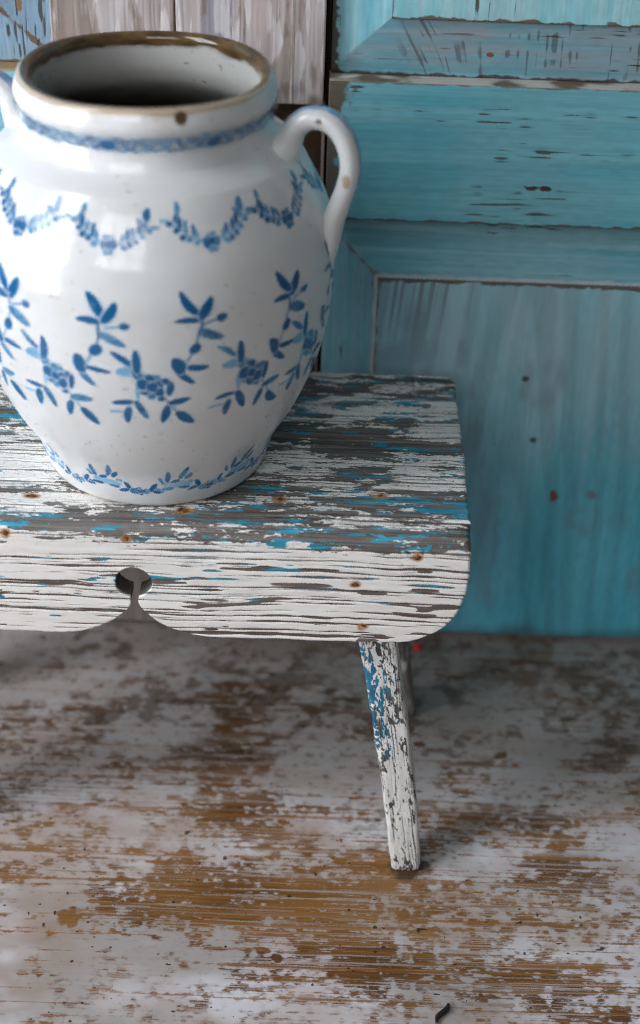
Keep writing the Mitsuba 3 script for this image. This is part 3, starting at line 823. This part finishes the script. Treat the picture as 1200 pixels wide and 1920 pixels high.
# handles: an ear of clay from the shoulder to the belly
HP = np.array([0.0022, 0.0]) + np.array([(0.0900, 0.2440), (0.0955, 0.2560), (0.1010, 0.2672), (0.1125, 0.2735), (0.1255, 0.2700), (0.1340, 0.2585), (0.1374, 0.2427), (0.1345, 0.2257), (0.1285, 0.2080), (0.1250, 0.1926), (0.1228, 0.1760), (0.1205, 0.1650)])
HW = np.array([0.0125, 0.0098, 0.0085, 0.0082, 0.0082, 0.0080, 0.0077, 0.0076, 0.0080, 0.0083, 0.0068, 0.0030])


def handle_mesh(phi0):
    n, m = 32, 90
    s = np.linspace(0, len(HP) - 1, m)
    c = CubicSpline(np.arange(len(HP)), HP)(s)
    w = PchipInterpolator(np.arange(len(HP)), HW)(s)
    t = np.gradient(c, axis=0)
    t /= np.linalg.norm(t, axis=1, keepdims=True)
    nr = np.stack([-t[:, 1], t[:, 0]], 1)          # towards the outside of the loop
    a = np.linspace(0, 2 * np.pi, n, endpoint=False)
    V, uv = [], []
    er = np.array([math.sin(phi0), -math.cos(phi0)])
    et = np.array([math.cos(phi0), math.sin(phi0)])
    for k in range(m):
        o = w[k] * 0.93 * np.cos(a)
        q = w[k] * 1.2 * np.sin(a)
        rad = c[k, 0] + nr[k, 0] * o
        z = c[k, 1] + nr[k, 1] * o
        xy = rad[:, None] * er + q[:, None] * et
        V.append(np.c_[JX + xy[:, 0], JY + xy[:, 1], ZB + z])
        uv.append(np.c_[np.full(n, s[k] / (len(HP) - 1)), np.cos(a)])
    V, uv = np.vstack(V), np.vstack(uv)
    i = np.arange(n)
    j = (i + 1) % n
    Fs = np.vstack([np.vstack([np.stack([k * n + i, k * n + j, (k + 1) * n + j], 1), np.stack([k * n + i, (k + 1) * n + j, (k + 1) * n + i], 1)]) for k in range(m - 1)])
    me = trimesh.Trimesh(V, Fs, process=False)
    if me.volume < 0:
        me.invert()
    return me, uv


def handle_color(p, n, uv):
    c = mix((0.60, 0.61, 0.60), (0.67, 0.675, 0.68), fbm(p.x * 40, p.y * 40, p.z * 40, 3))
    w = fbm(p.x * 160, p.y * 160, p.z * 160, 2)
    # painted stripe down the outer face
    t = smoothstep(0.84, 0.95, uv.y) * smoothstep(0.12, 0.2, uv.x) * (1 - smoothstep(0.62, 0.72, uv.x)) * (0.4 + 0.8 * w)
    c = mix(c, (0.09, 0.24, 0.44), dr.clip(t, 0, 0.9))
    for x, z, r in ((-0.1247 + 0.1150, 0.308 + 0.2745, 0.0022), (-0.1247 + 0.1345, 0.308 + 0.2345, 0.0032)):
        d = dr.sqrt(dr.square(p.x - x) + dr.square((p.z - z) * (1.0 if r < 0.003 else 0.55))) / r + 0.6 * (w - 0.5)
        c = mix(c, (0.12, 0.085, 0.05) if r < 0.003 else (0.38, 0.28, 0.16), (1 - smoothstep(0.6, 1.1, d)) * 0.85)
    return c


scene['handle_glaze'] = glazed(handle_color, jar_height)
for ph in (math.radians(79), math.radians(-106)):
    hm, huv = handle_mesh(ph)
    add('jar__handle', hm, 'handle_glaze', True, uv=huv)

# painted decoration: brush strokes lying on the glaze, given as (s0, t0, s1, t1, width, density) in millimetres round a flower's centre
BOUQUET = [(30.4,52.1,19.7,65.9,5.6,1),(31.5,48.0,38.5,61.6,6.3,1),(29.6,47.4,15.3,47.6,4.1,.9),(30.6,39.9,46.0,33.1,6.0,.7),(30.8,52.8,30.2,37.4,1.6,.8),(30.2,37.4,26.8,27.0,1.3,.5),(26.8,27.0,21.5,16.5,1.3,.5),(33.7,43.5,42.9,47.0,1.4,.5),(42.1,47.1,48.3,47.6,4.5,.8),(25.6,25.0,29.4,30.0,6.0,1),(18.4,9.8,14.1,20.6,7.1,1),(16.2,9.6,27.2,.5,4.5,.75),(21.8,13.4,36.3,12.2,3.7,1),(-6.2,-4.0,1.6,-.2,10.5,1.05),(-.6,-2.0,6.4,1.8,8.2,.8),(-5.2,.6,.8,3.4,7.2,.85),(-2.5,-5.6,3.6,-4.2,6.0,.9),(-6.2,3.7,-.1,8.2,8.2,.9),(-9.7,9.1,-5.4,6.4,6.0,.65),(6.5,5.3,11.6,1.3,3.6,.95),(11.3,3.2,10.4,-7.9,3.6,.95),(3.9,-9.5,6.5,-11.5,3.7,.8),(-13.8,16.0,-26.0,24.5,4.1,.65),(-9.7,10.0,-10.5,26.3,4.6,1),(-10.4,10.8,-23.0,10.1,6.3,.4),(-11.0,13.5,-6.9,4.6,5.2,.85),(-9.2,3.7,-9.9,-11.3,3.0,.3),(-13.5,-14.4,-26.8,-15.4,3.3,1),(-15.7,-18.4,-18.0,-31.7,5.6,.8),(-11.5,-13.3,-4.0,-28.0,4.6,.8),(-19.1,-22.2,-29.7,-23.3,1.7,.3),(10.0,-14.6,24.3,-12.3,4.5,.85),(9.6,-17.6,6.3,-30.5,4.8,.95),(17.1,-22.4,27.7,-32.9,6.1,1.15),(8.5,-10.7,17.1,-22.4,1.3,.45)]
GARLAND = [(-3.1,-.3,3.1,.2,9.2,1),(-.3,3.4,.3,-3.9,8.6,1),(9.4,2.9,12.9,8.4,3.4,.95),(9.7,2.9,14.8,-1.7,3.1,.95),(16.3,10.9,18.1,5.1,2.9,.55),(23.3,12.0,18.6,16.7,3.4,.8),(25.2,15.1,26.0,22.7,4.0,.85),(18.1,3.2,22.6,3.2,3.1,.9),(17.5,7.0,21.5,9.6,2.6,.5),(21.5,6.0,25.6,8.6,2.6,.45),(20.0,10.0,24.6,11.4,2.4,.4),(22.5,13.4,25.6,11.0,2.2,.5),(15.2,6.2,27,10.5,1.6,.5),(26.2,10.3,32.0,11.6,2.1,.8),(31.5,11.6,39.6,11.1,2.1,.8),(-6.8,1.8,-9.8,9.4,3.3,.8),(-12.9,-.5,-8.9,2.1,3.7,.8),(-21.6,2.6,-17.5,3.4,2.9,.8),(-21.6,15.7,-21.7,21.6,3.0,.7),(-17.9,13.2,-16.0,17.5,2.6,.6),(-22.2,12.2,-29.0,13.2,2.4,.6),(-23.6,8.4,-19.6,10.0,2.6,.45),(-20.2,5.6,-16.4,8.2,2.6,.5),(-18.6,10.6,-14.6,8.6,2.4,.4),(-15.6,5.2,-12.6,3.6,2.6,.5),(-21.8,14.5,-8,3,1.6,.5),(-13.2,8.6,-11.0,5.4,2.2,.5),(-15.3,10.8,-11.3,9.3,2.6,.6),(-7.1,4.3,-3.8,.7,2.9,.7),(-18.6,5.0,-8.1,2.7,2.3,.45)]
def rosette(r, petals, seed, dens_=0.85):
    g = np.random.default_rng(seed)
    out = []
    for k in range(petals):
        a = 2 * math.pi * (k + 0.4 * g.random()) / petals
        q = r * g.uniform(0.5, 0.66)
        out.append((q * math.cos(a) - 0.16 * r, q * math.sin(a), q * math.cos(a) + 0.16 * r, q * math.sin(a) + 0.1, r * g.uniform(.62, .85), dens_ * g.uniform(.6, 1.1)))
    return out + [(-0.2 * r, 0, 0.2 * r, 0.1, r * 0.62, dens_ * 1.25)]


def swag(side, seed):
    g = np.random.default_rng(seed)
    out = []
    for k, s_ in enumerate(np.linspace(7.5, 24.0, 5)):
        x, z = side * s_, 0.0185 * s_ ** 1.98 + 0.3
        for up in (1, -1):
            a = math.atan2(0.8 * s_ / 18, 1) + up * g.uniform(0.75, 1.05)
            L = g.uniform(5.6, 7.6) * (1 if up > 0 else 0.75)
            out.append((x + side * 1.1 * math.cos(a), z + 1.1 * math.sin(a), x + side * L * math.cos(a), z + L * math.sin(a), g.uniform(2.3, 3.0), g.uniform(.6, 1.1)))
    return out + [(side * 6, 1.0, side * 16, 4.7, 1.2, .55), (side * 16, 4.7, side * 26, 11.6, 1.2, .5), (side * 26, 11.6, side * 33, 12.4, 1.4, .6)]


GARLAND = rosette(6.0, 6, 3, 1.0) + swag(1, 11) + swag(-1, 12) + [q for q in GARLAND if min(q[1], q[3]) > 11.5 and q[5] > .6]
BOUQUET = [q for q in BOUQUET if not (abs(q[0]) < 6.6 and abs(q[1]) < 6.2 and q[4] > 5.5)] + [(a - .5, b - 1, c - .5, d - 1, w, q) for a, b, c, d, w, q in rosette(9.6, 7, 5, 1.05)]
BORDER = rosette(4.0, 5, 8, 1.0) + [(-1.6,-.3,1.6,.2,3.0,1),(-5.8,-.6,-2.6,-.2,4.3,.6),(2.6,.6,5.7,.7,4.3,.6),(-7.2,1.5,-10.2,8.0,2.9,.9),(-7.9,.9,-14.4,-1.3,2.6,.8),(-12.3,8.5,-15.9,8.2,2.3,.5),(-14.8,2.4,-22.2,2.4,2.0,.7),(-21.8,11.9,-18.7,24.9,3.3,.8),(-18.5,11.4,-14.4,17.8,3.4,.7),(-22.2,10.9,-28.4,8.9,2.6,.85),(-26.2,2.6,-33.9,1.9,2.6,.8),(-30.8,8.9,-31.3,20.9,2.9,.7),(-33.5,7.9,-36.7,13.8,2.3,.6),(-33.7,-1.9,-42.4,3.0,2.6,.6),(7.6,1.2,11.3,8.2,2.7,.9),(7.9,1.1,13.5,0,2.3,.8),(-32.3,5.6,-13.6,4.5,5.2,.22)]


def strokes(items, phi0, z0, r0, jit, wid=0.8, lift0=0.00010):
    """Every stroke a small leaf-shaped sheet wrapped on the jar; pale strokes lie lowest."""
    Vs, Fs, UV = [], [], []
    base = 0
    tilt, grow, load = rng.normal(0, 0.03), rng.normal(1, 0.03), rng.uniform(0.78, 1.08)
    if len(items) < 60:
        items = [((a * math.cos(tilt) - b * math.sin(tilt)) * grow, (a * math.sin(tilt) + b * math.cos(tilt)) * grow, (c * math.cos(tilt) - d * math.sin(tilt)) * grow, (c * math.sin(tilt) + d * math.cos(tilt)) * grow, w * rng.uniform(.85, 1.15), q * load * rng.uniform(.85, 1.1)) for a, b, c, d, w, q in items]
    order = sorted(range(len(items)), key=lambda k: items[k][5])
    n, m = 9, 5
    for rank, k in enumerate(order):
        s0, t0, s1, t1, w, dens_ = items[k]
        s0, s1, t0, t1 = (q + rng.normal(0, jit) for q in (s0, s1, t0, t1))
        d = np.array([s1 - s0, t1 - t0])
        L = np.hypot(*d) + 1e-6
        d /= L
        nn = np.array([-d[1], d[0]])
        ext = 0.11 * L
        u = np.linspace(0, 1, n)
        line = w < 2.2 and dens_ < 0.85
        blob = w > 0.85 * L
        if blob:
            ext = 0.35 * w
        prof_w = np.full(n, 1.0) if line else np.sqrt(np.clip(1.0 - (2 * u - 1) ** 2, 0.02, 1)) if blob else np.sin(np.pi * np.clip(0.04 + 0.92 * u ** 0.85, 0, 1)) ** 0.7
        bend = rng.normal(0, 0.05) * L
        for a in range(n):
            c = np.array([s0, t0]) + d * (-ext + u[a] * (L + 2 * ext)) + nn * bend * math.sin(math.pi * u[a])
            for b in np.linspace(-1, 1, m):
                q = c + nn * b * (w * wid) * max(prof_w[a], 0.12)
                phi = phi0 + q[0] / 1000 / r0
                z = z0 + q[1] / 1000
                z = min(max(z, 0.002), 0.288)
                sl = float(prof.derivative()(z))
                lift = lift0 + 0.000006 * rank
                nl = math.hypot(1, sl)
                Vs.append(jar_point(float(prof(z)) + lift / nl, z - lift * sl / nl, np.float64(phi)))
                endfall = max(0.0, abs(u[a] - 0.5) * 2)
                UV.append((dens_, max(abs(b), endfall ** 3 if not line else abs(b))))
        for a in range(n - 1):
            for b in range(m - 1):
                i0 = base + a * m + b
                Fs += [(i0, i0 + 1, i0 + m + 1), (i0, i0 + m + 1, i0 + m)]
        base += n * m
    me = trimesh.Trimesh(np.array(Vs), Fs, process=False)
    out = me.vertices[me.faces].mean(1) - np.array([JX, JY, 0])
    flip = np.einsum('ij,ij->i', me.face_normals[:, :2], out[:, :2]) < 0
    f = me.faces.copy()
    f[flip] = f[flip][:, ::-1]
    return trimesh.Trimesh(me.vertices, f, process=False), np.array(UV)


for deg in (-53.5, -23.6, 5.9, 37.0, 63.5, 94, 124, 154, 184, 214, 245, 276):
    me, uv = strokes(BOUQUET, math.radians(deg), 0.1270, 0.1268, 0.35, 0.75)
    add('jar__painted_bouquet', me, 'brush_blue', True, uv=uv)
for deg in (-38.8, -6.4, 25.8, 56.6, 89, 121.5, 154, 187, 220, 253, 287):
    me, uv = strokes(GARLAND, math.radians(deg), 0.2203, 0.1162, 0.25, 0.80)
    add('jar__painted_garland', me, 'brush_blue', True, uv=uv)
for k in range(11):
    me, uv = strokes(BORDER, math.radians(-2.0 + k * 360 / 11), 0.0188, 0.0858, 0.3, 0.80)
    add('jar__painted_sprig', me, 'brush_blue', True, uv=uv)
band = []
for k in range(96):
    s = k * (2 * math.pi * 0.0855 * 1000) / 96
    up = 1 if k % 2 else -1
    band += [(s - 2.2, -3.6 * up, s + 1.8, 3.8 * up, 2.4, rng.uniform(.35, .85)), (s, 0.5, s + 3.6, -0.6 + 3 * up, 2.6, rng.uniform(.45, .8)), (s - 2, -4, s + 2, -4.2, 1.8, rng.uniform(.4, .7)),
             (s - 2, 3.4, s + 2, 3.5, 1.8, rng.uniform(.3, .6)), (s - 1.5, 0, s + 1.5, 0, 2.0, 0.3)]
    if k % 12 == 4:
        band += [(s - 3, 0, s + 3, 0.3, 8.5, 1.1)]
me, uv = strokes(band, math.radians(-25.0), 0.2742, 0.0855, 0.5, 0.62)
add('jar__painted_band', me, 'brush_blue', True, uv=uv)

# ------------------------------------------------------------------ small things on the floor
m = trimesh.creation.icosphere(3, 1.0)
v = m.vertices * np.array([0.0043, 0.0040, 0.0030])
v *= (1 + 0.35 * (meshkit.fbm(m.vertices * 2.2, 3, 4) - 0.5))[:, None]
m.vertices = v + np.array([0.0975, -0.0200, 0.0022])
scene['red_lacquer'] = {'type': 'principled', 'base_color': {'type': 'rgb', 'value': [0.62, 0.02, 0.02]}, 'roughness': 0.4}
add('paint_drop', m, 'red_lacquer', True)
labels['paint_drop'] = {'label': 'tiny bright red drop on the floor at the foot of the blue door', 'category': 'drop'}

m = trimesh.creation.icosphere(3, 1.0)
v = m.vertices * np.array([0.0022, 0.0105, 0.0026])
v[:, 0] += 0.0016 * np.sin(v[:, 1] * 260)
v *= (1 + 0.5 * (meshkit.fbm(m.vertices * 2.0 + 5, 3, 9) - 0.5))[:, None]
a = math.radians(-24)
v = v @ np.array([[math.cos(a), math.sin(a), 0], [-math.sin(a), math.cos(a), 0], [0, 0, 1]])
m.vertices = v + np.array([0.1015, -0.4470, 0.0022])
scene['charred'] = {'type': 'principled', 'base_color': {'type': 'rgb', 'value': [0.012, 0.012, 0.014]}, 'roughness': 0.5}
add('splinter', m, 'charred', True)
labels['splinter'] = {'label': 'small black splinter lying on the floor in front of the bench leg', 'category': 'splinter'}
